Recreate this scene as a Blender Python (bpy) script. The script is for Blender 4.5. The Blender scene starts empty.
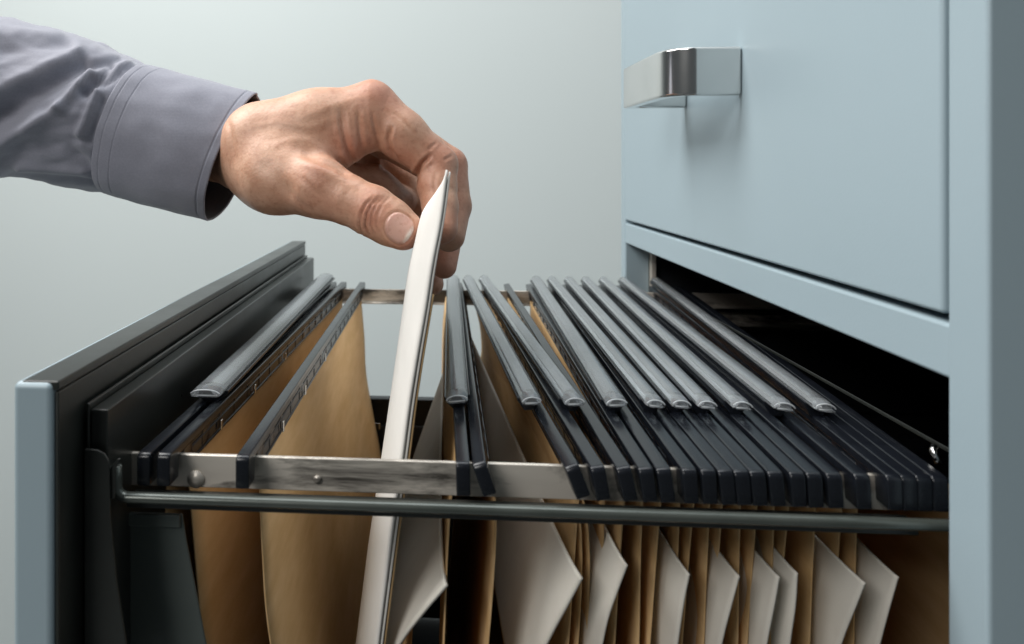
import bpy, bmesh, math, random
import numpy as np
from mathutils import Vector, Matrix, noise
random.seed(7)
sc = bpy.context.scene
C = sc.collection
# ------------------------------------------------------------------ camera
F = 780.0; TH = math.radians(4.5); D0 = 0.275; PX, PY = 378.0, 165.0
ct, st = math.cos(TH), math.sin(TH)
cam = bpy.data.cameras.new('camera'); co = bpy.data.objects.new('camera', cam); C.objects.link(co)
co.location = (0, -D0, 0); co.rotation_euler = (math.pi/2, 0, TH)
cam.sensor_width = 36; cam.lens = F/1024*36
cam.shift_x = (512-PX)/1024; cam.shift_y = -(322-PY)/1024
cam.clip_start = 0.02; cam.clip_end = 50
cam.dof.use_dof = True; cam.dof.focus_distance = 0.37; cam.dof.aperture_fstop = 13
sc.camera = co
# measuring helpers: a sight line met with a plane at a known distance
def ray(px, py):
    a = (px-PX)/F; b = -(py-PY)/F
    return Vector((a*ct - st, a*st + ct, b))
def aY(px, py, Y):
    r = ray(px, py); t = (Y+D0)/r.y
    return Vector((r.x*t, Y, r.z*t))
def aX(px, py, X):
    r = ray(px, py); t = X/r.x
    return Vector((X, r.y*t-D0, r.z*t))
# ------------------------------------------------------------------ materials
def newmat(name):
    m = bpy.data.materials.new(name); m.use_nodes = True
    return m, m.node_tree, m.node_tree.nodes['Principled BSDF']
def node(nt, t, **k):
    n = nt.nodes.new(t)
    for a, b in k.items():
        if a in n.inputs.keys() if isinstance(a, str) else False: n.inputs[a].default_value = b
        else: setattr(n, a, b)
    return n
def ramp(nt, src, a, b, p0=0.3, p1=0.7):
    r = nt.nodes.new('ShaderNodeValToRGB'); nt.links.new(src, r.inputs[0])
    r.color_ramp.elements[0].position = p0; r.color_ramp.elements[1].position = p1
    r.color_ramp.elements[0].color = (*a, 1); r.color_ramp.elements[1].color = (*b, 1)
    return r
def noise_tex(nt, scale, detail=4, rough=.55, stretch=None, dist=0):
    tc = nt.nodes.new('ShaderNodeTexCoord'); mp = nt.nodes.new('ShaderNodeMapping')
    nt.links.new(tc.outputs['Object'], mp.inputs[0])
    if stretch: mp.inputs['Scale'].default_value = stretch
    n = nt.nodes.new('ShaderNodeTexNoise'); n.inputs['Scale'].default_value = scale
    n.inputs['Detail'].default_value = detail; n.inputs['Roughness'].default_value = rough
    n.inputs['Distortion'].default_value = dist
    nt.links.new(mp.outputs[0], n.inputs['Vector']); return n
def bump(nt, src, bsdf, strength, dist):
    b = nt.nodes.new('ShaderNodeBump'); b.inputs['Strength'].default_value = strength
    b.inputs['Distance'].default_value = dist; nt.links.new(src, b.inputs['Height'])
    nt.links.new(b.outputs[0], bsdf.inputs['Normal']); return b
def simple(name, c0, c1, rough, scale=60, metal=0, bstr=0, bdist=.0003, bscale=None, stretch=None, coat=0, rvar=.1, spec=.5):
    m, nt, p = newmat(name)
    n = noise_tex(nt, scale, 5, .6, stretch)
    r = ramp(nt, n.outputs[0], c0, c1); nt.links.new(r.outputs[0], p.inputs['Base Color'])
    p.inputs['Metallic'].default_value = metal; p.inputs['Coat Weight'].default_value = coat
    p.inputs['Specular IOR Level'].default_value = spec
    mr = nt.nodes.new('ShaderNodeMapRange'); nt.links.new(n.outputs[0], mr.inputs[0])
    mr.inputs['To Min'].default_value = rough-rvar; mr.inputs['To Max'].default_value = rough+rvar
    nt.links.new(mr.outputs[0], p.inputs['Roughness'])
    if bstr:
        n2 = noise_tex(nt, bscale or scale*4, 3, .5, stretch); bump(nt, n2.outputs[0], p, bstr, bdist)
    return m
M = {}
M['paint'] = simple('blue_grey_paint', (.30,.383,.425), (.313,.397,.44), .40, 5, bstr=.12, bdist=.00025, bscale=900, rvar=.09)
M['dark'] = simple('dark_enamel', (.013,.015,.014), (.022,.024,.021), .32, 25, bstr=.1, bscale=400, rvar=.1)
M['green'] = simple('grey_green_enamel', (.06,.076,.07), (.08,.094,.088), .38, 18, bstr=.12, bscale=500, rvar=.08)
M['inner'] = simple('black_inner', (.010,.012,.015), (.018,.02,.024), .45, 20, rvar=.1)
M['plastic'] = simple('black_plastic', (.005,.006,.009), (.010,.012,.016), .24, 70, bstr=.10, bdist=.0001, bscale=1500, rvar=.05, spec=.38)
M['chrome'] = simple('chrome', (.66,.655,.64), (.74,.73,.715), .15, 30, metal=1, rvar=.03)
M['wall'] = simple('pale_wall', (.59,.64,.635), (.605,.655,.65), .9, 1.2, bstr=.15, bdist=.001, bscale=120, rvar=.02, spec=.1)
M['white'] = simple('white_card', (.67,.655,.62), (.72,.705,.67), .75, 40, bstr=.2, bdist=.0002, bscale=1200, rvar=.05, spec=.2)
M['page'] = simple('grey_white_paper', (.66,.62,.55), (.72,.69,.62), .8, 40, bstr=.2, bdist=.0002, bscale=1000, rvar=.05, spec=.2)
M['backing'] = simple('tan_board', (.36,.24,.12), (.44,.30,.16), .8, 60, rvar=.05, spec=.2)
# worn steel rail
m, nt, p = newmat('worn_steel'); M['steel'] = m
n = noise_tex(nt, 28, 6, .65, (.55, 1, 2.2), .6); r = ramp(nt, n.outputs[0], (.10,.09,.078), (.70,.645,.57), .35, .49)
nt.links.new(r.outputs[0], p.inputs['Base Color']); p.inputs['Metallic'].default_value = .5
n2 = noise_tex(nt, 350, 4, .6, (.12, 1, 1)); mr = nt.nodes.new('ShaderNodeMapRange')
nt.links.new(n2.outputs[0], mr.inputs[0]); mr.inputs['To Min'].default_value = .28; mr.inputs['To Max'].default_value = .55
nt.links.new(mr.outputs[0], p.inputs['Roughness']); bump(nt, n2.outputs[0], p, .25, .0003)
M['lip'] = simple('grey_green_gloss', (.06,.07,.062), (.09,.10,.09), .2, 30, rvar=.06, metal=.35)
# kraft paper
m, nt, p = newmat('kraft_paper'); M['kraft'] = m
n = noise_tex(nt, 90, 6, .65, (1, .25, 1)); r = ramp(nt, n.outputs[0], (.56,.355,.16), (.68,.465,.245))
nt.links.new(r.outputs[0], p.inputs['Base Color']); p.inputs['Roughness'].default_value = .7
p.inputs['Specular IOR Level'].default_value = .25
n2 = noise_tex(nt, 700, 4, .6, (1, .15, 1)); bump(nt, n2.outputs[0], p, .25, .0002)
# clear label plastic
m, nt, p = newmat('clear_plastic'); M['clear'] = m
p.inputs['Base Color'].default_value = (.90,.94,.97,1); p.inputs['Roughness'].default_value = .16
p.inputs['Transmission Weight'].default_value = .9; p.inputs['IOR'].default_value = 1.49
M['card'] = simple('label_card', (.11,.125,.135), (.15,.165,.175), .6, 50, rvar=.05)
M['rim'] = simple('cut_end_glint', (.42,.44,.46), (.52,.54,.56), .18, 200, rvar=.05)  # pale colour painting the bright glint on the clear label ends
# shirt cloth
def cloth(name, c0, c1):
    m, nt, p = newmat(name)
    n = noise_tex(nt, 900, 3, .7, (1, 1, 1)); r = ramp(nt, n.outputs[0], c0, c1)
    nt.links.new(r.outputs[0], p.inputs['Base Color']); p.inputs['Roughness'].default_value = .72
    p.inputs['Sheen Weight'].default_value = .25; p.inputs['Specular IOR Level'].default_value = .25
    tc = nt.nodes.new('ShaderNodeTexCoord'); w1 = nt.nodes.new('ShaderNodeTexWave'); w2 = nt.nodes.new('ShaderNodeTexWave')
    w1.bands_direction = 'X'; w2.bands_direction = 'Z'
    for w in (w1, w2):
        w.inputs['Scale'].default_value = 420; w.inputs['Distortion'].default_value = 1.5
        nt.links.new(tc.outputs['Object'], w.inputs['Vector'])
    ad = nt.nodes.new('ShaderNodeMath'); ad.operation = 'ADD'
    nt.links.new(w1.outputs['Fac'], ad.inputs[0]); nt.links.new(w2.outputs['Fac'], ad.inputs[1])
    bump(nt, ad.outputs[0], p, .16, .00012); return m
M['shirt'] = cloth('grey_shirt_cloth', (.215,.218,.262), (.25,.253,.30))
M['cuff_shade'] = cloth('grey_shirt_cloth_shaded', (.035,.035,.045), (.05,.05,.062))  # same shirt cloth darkened: shade inside the cuff put into the colour
M['thread'] = simple('thread', (.14,.14,.18), (.18,.18,.22), .8, 100)
# skin
m, nt, p = newmat('skin'); M['skin'] = m
n = noise_tex(nt, 70, 6, .65); r = ramp(nt, n.outputs[0], (.47,.245,.155), (.64,.385,.265), .32, .68)
at = nt.nodes.new('ShaderNodeAttribute'); at.attribute_name = 'red'
mx = nt.nodes.new('ShaderNodeMix'); mx.data_type = 'RGBA'; nt.links.new(at.outputs['Fac'], mx.inputs[0])
nt.links.new(r.outputs[0], mx.inputs[6]); mx.inputs[7].default_value = (.45,.15,.095,1)
at2 = nt.nodes.new('ShaderNodeAttribute'); at2.attribute_name = 'nail'
mx2 = nt.nodes.new('ShaderNodeMix'); mx2.data_type = 'RGBA'; nt.links.new(at2.outputs['Fac'], mx2.inputs[0])
nt.links.new(mx.outputs[2], mx2.inputs[6]); mx2.inputs[7].default_value = (.62,.37,.30,1)
at3 = nt.nodes.new('ShaderNodeAttribute'); at3.attribute_name = 'free_edge'
mx3 = nt.nodes.new('ShaderNodeMix'); mx3.data_type = 'RGBA'; nt.links.new(at3.outputs['Fac'], mx3.inputs[0])
nt.links.new(mx2.outputs[2], mx3.inputs[6]); mx3.inputs[7].default_value = (.80,.72,.66,1)
n3 = noise_tex(nt, 330, 3, .6); r3 = ramp(nt, n3.outputs[0], (.72,.60,.54), (1,1,1), .32, .48)
mu = nt.nodes.new('ShaderNodeMix'); mu.data_type = 'RGBA'; mu.blend_type = 'MULTIPLY'; mu.inputs[0].default_value = .5
nt.links.new(mx3.outputs[2], mu.inputs[6]); nt.links.new(r3.outputs[0], mu.inputs[7])
nt.links.new(mu.outputs[2], p.inputs['Base Color'])
p.inputs['Subsurface Weight'].default_value = .12; p.inputs['Subsurface Radius'].default_value = (1,.35,.2)
p.inputs['Subsurface Scale'].default_value = .003
mr = nt.nodes.new('ShaderNodeMapRange'); nt.links.new(at2.outputs['Fac'], mr.inputs[0])
mr.inputs['To Min'].default_value = .48; mr.inputs['To Max'].default_value = .25
nt.links.new(mr.outputs[0], p.inputs['Roughness'])
vo = nt.nodes.new('ShaderNodeTexVoronoi'); vo.inputs['Scale'].default_value = 750
tc = nt.nodes.new('ShaderNodeTexCoord'); nt.links.new(tc.outputs['Object'], vo.inputs['Vector'])
n4 = noise_tex(nt, 240, 5, .7, (1,1,1), .8)
ad = nt.nodes.new('ShaderNodeMath'); ad.operation = 'MULTIPLY_ADD'; nt.links.new(vo.outputs['Distance'], ad.inputs[0])
ad.inputs[1].default_value = .35; nt.links.new(n4.outputs[0], ad.inputs[2])
b = bump(nt, ad.outputs[0], p, .38, .0005)
inv = nt.nodes.new('ShaderNodeMapRange'); nt.links.new(at2.outputs['Fac'], inv.inputs[0])
inv.inputs['To Min'].default_value = .38; inv.inputs['To Max'].default_value = .02
nt.links.new(inv.outputs[0], b.inputs['Strength'])
# ------------------------------------------------------------------ object helpers
def link(name, me, mats, parent=None, kind=None):
    o = bpy.data.objects.new(name, me); C.objects.link(o)
    for mm in (mats if isinstance(mats, (list, tuple)) else [mats]):
        if me is not None and len(me.materials) < len(mats if isinstance(mats, (list, tuple)) else [mats]): me.materials.append(mm)
    if parent is not None: setpar(o, parent)
    if kind: o['kind'] = kind
    return o
def setpar(o, parent):
    o.parent = parent
    if parent.type == 'EMPTY': o.matrix_parent_inverse = Matrix.Translation(-parent.location)
def tag(o, label, cat, group=None):
    o['label'] = label; o['category'] = cat
    if group: o['group'] = group
    return o
def empty(name, loc):
    o = bpy.data.objects.new(name, None); C.objects.link(o); o.location = loc; o.empty_display_size = .02; return o
def fin(bm, name, mats, parent=None, bevel=0, seg=2, smooth=True, kind=None, solid=0, offset=0, sub=0, ang=35):
    bmesh.ops.recalc_face_normals(bm, faces=bm.faces)
    me = bpy.data.meshes.new(name); bm.to_mesh(me); bm.free()
    o = link(name, me, mats, parent, kind)
    if solid:
        s = o.modifiers.new('solid', 'SOLIDIFY'); s.thickness = solid; s.offset = offset
    if bevel:
        b = o.modifiers.new('bevel', 'BEVEL'); b.width = bevel; b.segments = seg; b.limit_method = 'ANGLE'
        b.angle_limit = math.radians(ang); b.harden_normals = True
    if sub:
        s = o.modifiers.new('sub', 'SUBSURF'); s.levels = s.render_levels = sub
    if smooth:
        for f in me.polygons: f.use_smooth = True
    return o
def box(bm, x0, x1, y0, y1, z0, z1):
    v = [bm.verts.new((x, y, z)) for x in (x0, x1) for y in (y0, y1) for z in (z0, z1)]
    for q in ((0,1,3,2),(4,6,7,5),(0,4,5,1),(2,3,7,6),(0,2,6,4),(1,5,7,3)): bm.faces.new([v[i] for i in q])
def prism(bm, pts, axis, a, b):
    """pts: 2-D outline; axis: the axis it is extruded along from a to b"""
    def mk(p, h):
        if axis == 'z': return (p[0], p[1], h)
        if axis == 'y': return (p[0], h, p[1])
        return (h, p[0], p[1])
    lo = [bm.verts.new(mk(p, a)) for p in pts]; hi = [bm.verts.new(mk(p, b)) for p in pts]
    n = len(pts); bm.faces.new(lo); bm.faces.new(hi[::-1])
    for i in range(n): bm.faces.new((lo[i], lo[(i+1) % n], hi[(i+1) % n], hi[i]))
def tube(bm, pts, r, seg=12, flat=1.0, cap=True):
    rings = []
    for i, p in enumerate(pts):
        p = Vector(p); t = (Vector(pts[min(i+1, len(pts)-1)]) - Vector(pts[max(i-1, 0)])).normalized()
        a = t.cross(Vector((0, 1, 0)));
        if a.length < .1: a = Vector((0, 0, 1))
        a.normalize(); b = t.cross(a).normalized(); rr = r[i] if isinstance(r, list) else r
        rings.append([bm.verts.new(p + a*math.cos(2*math.pi*k/seg)*rr + b*math.sin(2*math.pi*k/seg)*rr*flat) for k in range(seg)])
    for A, B in zip(rings, rings[1:]):
        for k in range(seg): bm.faces.new((A[k], A[(k+1) % seg], B[(k+1) % seg], B[k]))
    if cap: bm.faces.new(rings[0][::-1]); bm.faces.new(rings[-1])
def grid(bm, f, nu, nv):
    vs = [[bm.verts.new(f(i/nu, j/nv)) for j in range(nv+1)] for i in range(nu+1)]
    for i in range(nu):
        for j in range(nv): bm.faces.new((vs[i][j], vs[i+1][j], vs[i+1][j+1], vs[i][j+1]))
    return vs
def lerp(a, b, t): return a + (b-a)*t
def curve(keys, t):
    """piecewise linear / smooth lookup"""
    if t <= keys[0][0]: return keys[0][1]
    for (a, va), (b, vb) in zip(keys, keys[1:]):
        if t <= b:
            u = (t-a)/(b-a); u = u*u*(3-2*u)*.4 + u*.6
            return va + (vb-va)*u
    return keys[-1][1]
# ------------------------------------------------------------------ setting
bm = bmesh.new(); box(bm, -3, 3.2, 1.25, 1.33, -1.1, 1.9)
fin(bm, 'wall', M['wall'], kind='structure', smooth=False)
bm = bmesh.new(); box(bm, -3, 3.2, -1.6, 1.25, -1.16, -1.1)
fin(bm, 'floor', simple('grey_floor', (.30,.32,.32), (.36,.38,.38), .6, 4), kind='structure', smooth=False)
# ------------------------------------------------------------------ filing cabinet
XC = .155
zr = -.104           # top of the hanging rails
cab = tag(empty('filing_cabinet', (XC+.3, .19, -1.1)),
          'pale blue-grey steel filing cabinet with its lower drawer pulled open full of hanging files', 'filing cabinet')
yN0 = aX(988, 300, XC).y; yN1 = aX(947, 300, XC).y; yF1 = aX(625, 230, XC).y; yF0 = yF1+.009
zU = aX(800, 218+.316*175, XC).z      # underside of the upper drawer front
zB0 = aX(625, 219, XC).z; zB1 = aX(947, 320, XC).z
zU = (zB0+zB1)/2
zC = (aX(625, 242, XC).z + aX(947, 383, XC).z)/2
print('cab', yN1, yF1, zB0, zB1, zC)
bm = bmesh.new()
XB = XC+.60
# front stiles, rails, sides, back as one sheet-metal carcass
box(bm, XC, XC+.020, yN0, yN1, -1.08, .42)
box(bm, XC+.0203, XB, yN0+.0006, yN0+.0036, -1.08, .42)
box(bm, XC, XC+.020, yF1, yF0+.006, -1.08, .42)
box(bm, XC+.0203, XB, yF0+.002, yF0+.0055, -1.08, .42)
box(bm, XB-.003, XB+.0002, yN0+.004, yF0+.0018, -1.08, .42)
box(bm, XC+.0004, XC+.018, yN1-.002, yF1+.002, zC, zU-.0022)
box(bm, XC+.0004, XC+.018, yN1-.002, yF1+.002, -.435, -.405)
box(bm, XC+.0002, XB, yN0+.004, yF0+.0018, .42, .424)
box(bm, XC+.0002, XB, yN0+.004, yF0+.0018, -1.084, -1.08)
fin(bm, 'carcass', M['paint'], cab, bevel=.0022, seg=3)
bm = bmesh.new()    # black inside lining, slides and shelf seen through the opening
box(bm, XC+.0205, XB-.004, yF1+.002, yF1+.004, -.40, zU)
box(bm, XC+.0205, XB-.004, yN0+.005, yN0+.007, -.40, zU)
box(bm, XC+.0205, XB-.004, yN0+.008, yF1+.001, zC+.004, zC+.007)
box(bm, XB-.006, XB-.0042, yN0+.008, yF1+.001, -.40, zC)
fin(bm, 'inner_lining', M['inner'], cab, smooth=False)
bm = bmesh.new()
box(bm, XC+.004, XC+.5, yF1-.012, yF1+.001, zr-.03, zr-.018); box(bm, XC+.012, XC+.5, yF1-.020, yF1-.0122, zr-.026, zr-.022)
box(bm, XC+.020, XC+.024, yF1-.006, yF1+.001, -.35, zC)
fin(bm, 'drawer_slide', M['steel'], cab, bevel=.0006)
bm = bmesh.new(); box(bm, XC+.021, XC+.5, yN1-.010, yN1+.001, zr-.022, zr-.006)
fin(bm, 'drawer_slide', M['dark'], cab, bevel=.0006)
bm = bmesh.new(); box(bm, XC-.0006, XC+.018, yN1+.0016, yF1-.0014, zU+.0004, .40)
ud = fin(bm, 'upper_drawer', M['paint'], cab, bevel=.0016, seg=3)
bm = bmesh.new(); box(bm, XC-.0006, XC+.018, yN1+.0016, yF1-.0014, -1.06, -.438)
fin(bm, 'lower_drawer', M['paint'], cab, bevel=.0016, seg=3)
# handle: a chrome block pull
XF = XC-.0008
h0 = aX(742, 95, XF); h1 = aX(687, 107, XF)
zt = aX(742, 46, XF).z; zb = h0.z; print('handle', h0, h1, zt, zb)
y0, y1 = h0.y, h1.y
yf = min(y1+.02, aX(625, 90, XF-.04).y)
yf = y1+.006
out = [(XF, y0), (XF-.022, y0)]
for k in range(1, 9):
    a = math.radians(90*k/8); out.append((XF-.022-.016*math.sin(a), y0+.020-.020*math.cos(a)))
out += [(XF-.0384, y0+.040), (XF-.0386, yf-.006)]
for k in range(1, 5):
    a = math.radians(90*k/4); out.append((XF-.0334-.0052*math.cos(a), yf-.006+.006*math.sin(a)))
out += [(XF, yf), (XF, y1), (XF-.029, y1), (XF-.0315, y1-.004), (XF-.031, y0+.024)]
for k in range(1, 7):
    a = math.radians(90*k/6); out.append((XF-.022-.0092*math.cos(a), y0+.0048+.0190*(1-math.sin(a))))
out += [(XF, y0+.0048)]
bm = bmesh.new(); prism(bm, out, 'z', zb, zt)
hd = fin(bm, 'handle', M['chrome'], ud, bevel=.0014, seg=4, ang=50)
# ------------------------------------------------------------------ the open drawer
bm = bmesh.new()
XI = aY(52, 378, -.040).x; XO = aY(12, 376, -.040).x; zt0 = aY(40, 379, -.040).z-.0012
print('front', XI, XO, zt0)
yE = aX(304, 248, XI).y
box(bm, XO, XI, -.040, yE, -.40, zt0)
dr = fin(bm, 'open_drawer', M['paint'], cab, bevel=.0022, seg=4)
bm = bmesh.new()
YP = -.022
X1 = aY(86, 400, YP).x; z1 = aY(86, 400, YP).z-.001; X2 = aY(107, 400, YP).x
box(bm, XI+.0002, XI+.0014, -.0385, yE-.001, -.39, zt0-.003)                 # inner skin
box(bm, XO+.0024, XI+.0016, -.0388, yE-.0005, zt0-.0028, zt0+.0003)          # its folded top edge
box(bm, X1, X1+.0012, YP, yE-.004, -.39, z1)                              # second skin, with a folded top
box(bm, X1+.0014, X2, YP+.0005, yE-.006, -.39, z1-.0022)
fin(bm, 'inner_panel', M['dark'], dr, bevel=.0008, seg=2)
bm = bmesh.new()                                                              # bracket with a rounded shoulder
def pl(lst, Y): return [(aY(a, b, Y).x, aY(a, b, Y).z) for a, b in lst]
prism(bm, pl([(84,449),(97,450),(104,454),(108,461),(109,476),(110,520),(116,580),(126,644),(140,730),(84,730)], -.025), 'y', -.025, -.0238)
prism(bm, pl([(109,470),(118,458),(121,458),(116,470),(115,498),(109,500)], -.023), 'y', -.0235, -.0226)
fin(bm, 'corner_bracket', M['dark'], dr, bevel=.0004)
bm = bmesh.new()
prism(bm, pl([(113,512),(182,514),(186,540),(206,644),(226,740),(146,740),(128,644)], -.002), 'y', -.002, -.0008)
box(bm, aY(114,512,-.002).x, aY(181,512,-.002).x, -.0035, -.0021, aY(114,524,-.002).z, aY(114,511,-.002).z)
fin(bm, 'side_plate', M['green'], dr, bevel=.0006)
# rails
for (Y, nm) in ((0, 'near'), (.377, 'far')):
    bm = bmesh.new()
    xa = aY(117, 470, 0).x if nm == 'near' else -.106
    xb_ = .1545 if nm == 'near' else .50
    box(bm, xa, xb_, Y-.001, Y+.001, zr-.0118, zr)
    box(bm, xa+.0004, xb_-.0003, Y+.0012 if nm == 'near' else Y-.0045, Y+.0045 if nm == 'near' else Y-.0012, zr-.0118, zr-.0105)
    rl = fin(bm, 'hanging_rail', M['steel'], dr, bevel=.0005)
    if nm == 'near':
        for px, rr in ((197, .0021), (318, .0010)):
            c = aY(px, 478, 0); bm = bmesh.new()
            bmesh.ops.create_uvsphere(bm, u_segments=20, v_segments=12, radius=rr, matrix=Matrix.Translation((c.x, -.0012, c.z)) @ Matrix.Scale(.45, 4, (0, 1, 0)))
            bmesh.ops.create_cone(bm, cap_ends=True, segments=24, radius1=rr*1.5, radius2=rr*1.5, depth=.0006, matrix=Matrix.Translation((c.x, -.0013, c.z)) @ Matrix.Rotation(math.pi/2, 4, 'X'))
            fin(bm, 'rivet', M['steel'], dr)
# rolled lips of the drawer sides
def lip(Y, zc):
    bm = bmesh.new()
    a = aY(115, 470, -.018); pts = [(a.x, Y, zr+.0015), (a.x, Y, zc+.006)]
    for k in range(1, 7):
        q = math.radians(15*k); pts.append((a.x+.004-.004*math.cos(q), Y, zc+.004-.004*math.sin(q)))
    pts += [(x, Y, zc) for x in (-.05, 0, .06, .12, .5)]
    tube(bm, pts, .0018, 16, 1.2)
    return fin(bm, 'rolled_lip', M['lip'], dr)
zl = aY(440, 508, -.017).z
lip(-.017, zl)
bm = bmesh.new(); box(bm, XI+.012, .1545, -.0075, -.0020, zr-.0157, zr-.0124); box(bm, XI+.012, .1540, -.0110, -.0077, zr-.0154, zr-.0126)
fin(bm, 'gap_shade', M['dark'], dr, bevel=.0004)  # added dark strip, standing in for the shade between rail and lip
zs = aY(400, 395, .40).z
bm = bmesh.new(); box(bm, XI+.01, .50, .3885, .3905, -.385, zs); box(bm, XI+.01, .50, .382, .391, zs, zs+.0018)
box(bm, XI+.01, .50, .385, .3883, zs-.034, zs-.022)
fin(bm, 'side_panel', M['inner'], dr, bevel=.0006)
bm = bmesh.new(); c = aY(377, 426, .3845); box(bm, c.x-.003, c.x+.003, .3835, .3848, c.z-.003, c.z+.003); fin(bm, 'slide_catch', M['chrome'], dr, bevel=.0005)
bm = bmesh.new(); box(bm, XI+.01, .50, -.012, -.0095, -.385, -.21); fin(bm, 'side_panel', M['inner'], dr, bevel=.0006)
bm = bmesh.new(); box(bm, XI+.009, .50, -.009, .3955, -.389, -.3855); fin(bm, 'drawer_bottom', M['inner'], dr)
bm = bmesh.new()
tube(bm, [aY(935, 446, .004), aY(933, 451, .003), aY(937, 458, .002), aY(939, 463, .002)], .0012, 10)
fin(bm, 'end_stop', M['chrome'], dr)
bm = bmesh.new()
for px, py, e in ((948, 449, .0008), (946, 366, .0006)):
    q = aY(px, py, 0); box(bm, q.x, q.x+.0006, -.012, .37, q.z-.0012, q.z+e*.4)
fin(bm, 'slide_edge', M['dark'], dr, bevel=.0005)
# ------------------------------------------------------------------ hanging files
def bar_mesh():
    bm = bmesh.new(); L = .4015
    W = .0047
    rr = .0022; out = [(0, -.0112), (0, -rr)]
    for k in range(1, 6): a = math.radians(15*k); out.append((rr-rr*math.cos(a), -rr+rr*math.sin(a)))
    out += [(rr, 0), (L-rr, 0)]
    for k in range(1, 6): a = math.radians(15*k); out.append((L-rr+rr*math.sin(a), -rr+rr*math.cos(a)))
    out += [(L, -rr), (L, -.0112), (L-.0088, -.0112), (L-.0092, -.0036), (.0092, -.0036), (.0088, -.0112)]
    prism(bm, out, 'x', -W/2, W/2)
    box(bm, -.0013, .0013, .0142, L-.0142, -.0118, -.0034)         # web
    for y0, y1 in ((.0142, .024), (L-.024, L-.0142)):
        box(bm, -W/2+.0003, W/2-.0003, y0, y1, -.0108, -.0022)
    box(bm, -W/2+.0005, W/2-.0005, .0245, L-.0245, -.0064, -.0052)   # long ribs and clip blocks
    box(bm, -W/2+.0005, W/2-.0005, .0245, L-.0245, -.0116, -.0103)
    for k in range(17):
        y = .036+k*.021
        box(bm, -W/2+.0007, W/2-.0007, y, y+(.003 if k % 3 else .009), -.0102, -.0030)
    bmesh.ops.recalc_face_normals(bm, faces=bm.faces)
    me = bpy.data.meshes.new('suspension_bar'); bm.to_mesh(me); bm.free(); me.materials.append(M['plastic'])
    for f in me.polygons: f.use_smooth = True
    return me
BAR = bar_mesh()
YB0, YB1 = -.0125, .389
ZB = zr+.0042
def bar(parent, xn, xf, roll, dz=0):
    o = bpy.data.objects.new('suspension_bar', BAR); C.objects.link(o)
    yaw = -math.atan2(xf-xn, YB1-YB0)
    o.matrix_basis = Matrix.Translation((xn, YB0, ZB+dz)) @ Matrix.Rotation(yaw, 4, 'Z') @ Matrix.Rotation(-math.radians(roll), 4, 'Y')
    setpar(o, parent)
    b = o.modifiers.new('bevel', 'BEVEL'); b.width = .0013; b.segments = 4; b.limit_method = 'ANGLE'; b.harden_normals = False; b.use_clamp_overlap = True
    # pressed metal clips let into the side
    return o
def clips(parent, xn, xf, roll, ks):
    for k in ks:
        y = .02+k*.04; x = lerp(xn, xf, (y-YB0)/(YB1-YB0)); bm = bmesh.new()
        box(bm, .0024, .0030, -.0011, .0011, -.0106, -.0062)
        for v in bm.verts:
            v.co = Matrix.Rotation(-math.radians(roll), 3, 'Y') @ v.co + Vector((x, y, ZB))
        fin(bm, 'clip', M['chrome'], parent, bevel=.0003)
def pocket(parent, profL, profR, YN=.0125, YF=.373, wob=.0012, sd=0, full=True):
    """kraft pocket: down from one bar, round the bottom, up to the other; prof = [(z, xnear, xfar)]"""
    prof = profL + (profR[::-1] if profR else [])
    s = [0]
    for a, b in zip(prof, prof[1:]): s.append(s[-1]+math.hypot(a[0]-b[0], a[1]-b[1]))
    def f(u, v):
        t = v*s[-1]; i = 0
        while i < len(s)-2 and t > s[i+1]: i += 1
        k = (t-s[i])/(s[i+1]-s[i])
        # Catmull-Rom through the profile
        P = [prof[max(0, i-1)], prof[i], prof[i+1], prof[min(len(prof)-1, i+2)]]
        def cr(j):
            a, b, c, d = (q[j] for q in P)
            return .5*((2*b)+(-a+c)*k+(2*a-5*b+4*c-d)*k*k+(-a+3*b-3*c+d)*k**3)
        z, xn, xf = cr(0), cr(1), cr(2)
        dep = min(1, max(0, (zr-z)/.1))
        x = lerp(xn, xf, u) + wob*dep*(math.sin(u*5.1+sd)+.6*math.sin(u*11+sd*2.3+z*20)) 
        return (x, lerp(YN, YF, u), z)
    bm = bmesh.new(); grid(bm, f, 28, 46)
    return fin(bm, 'pocket', M['kraft'], parent, solid=.0006)
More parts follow.
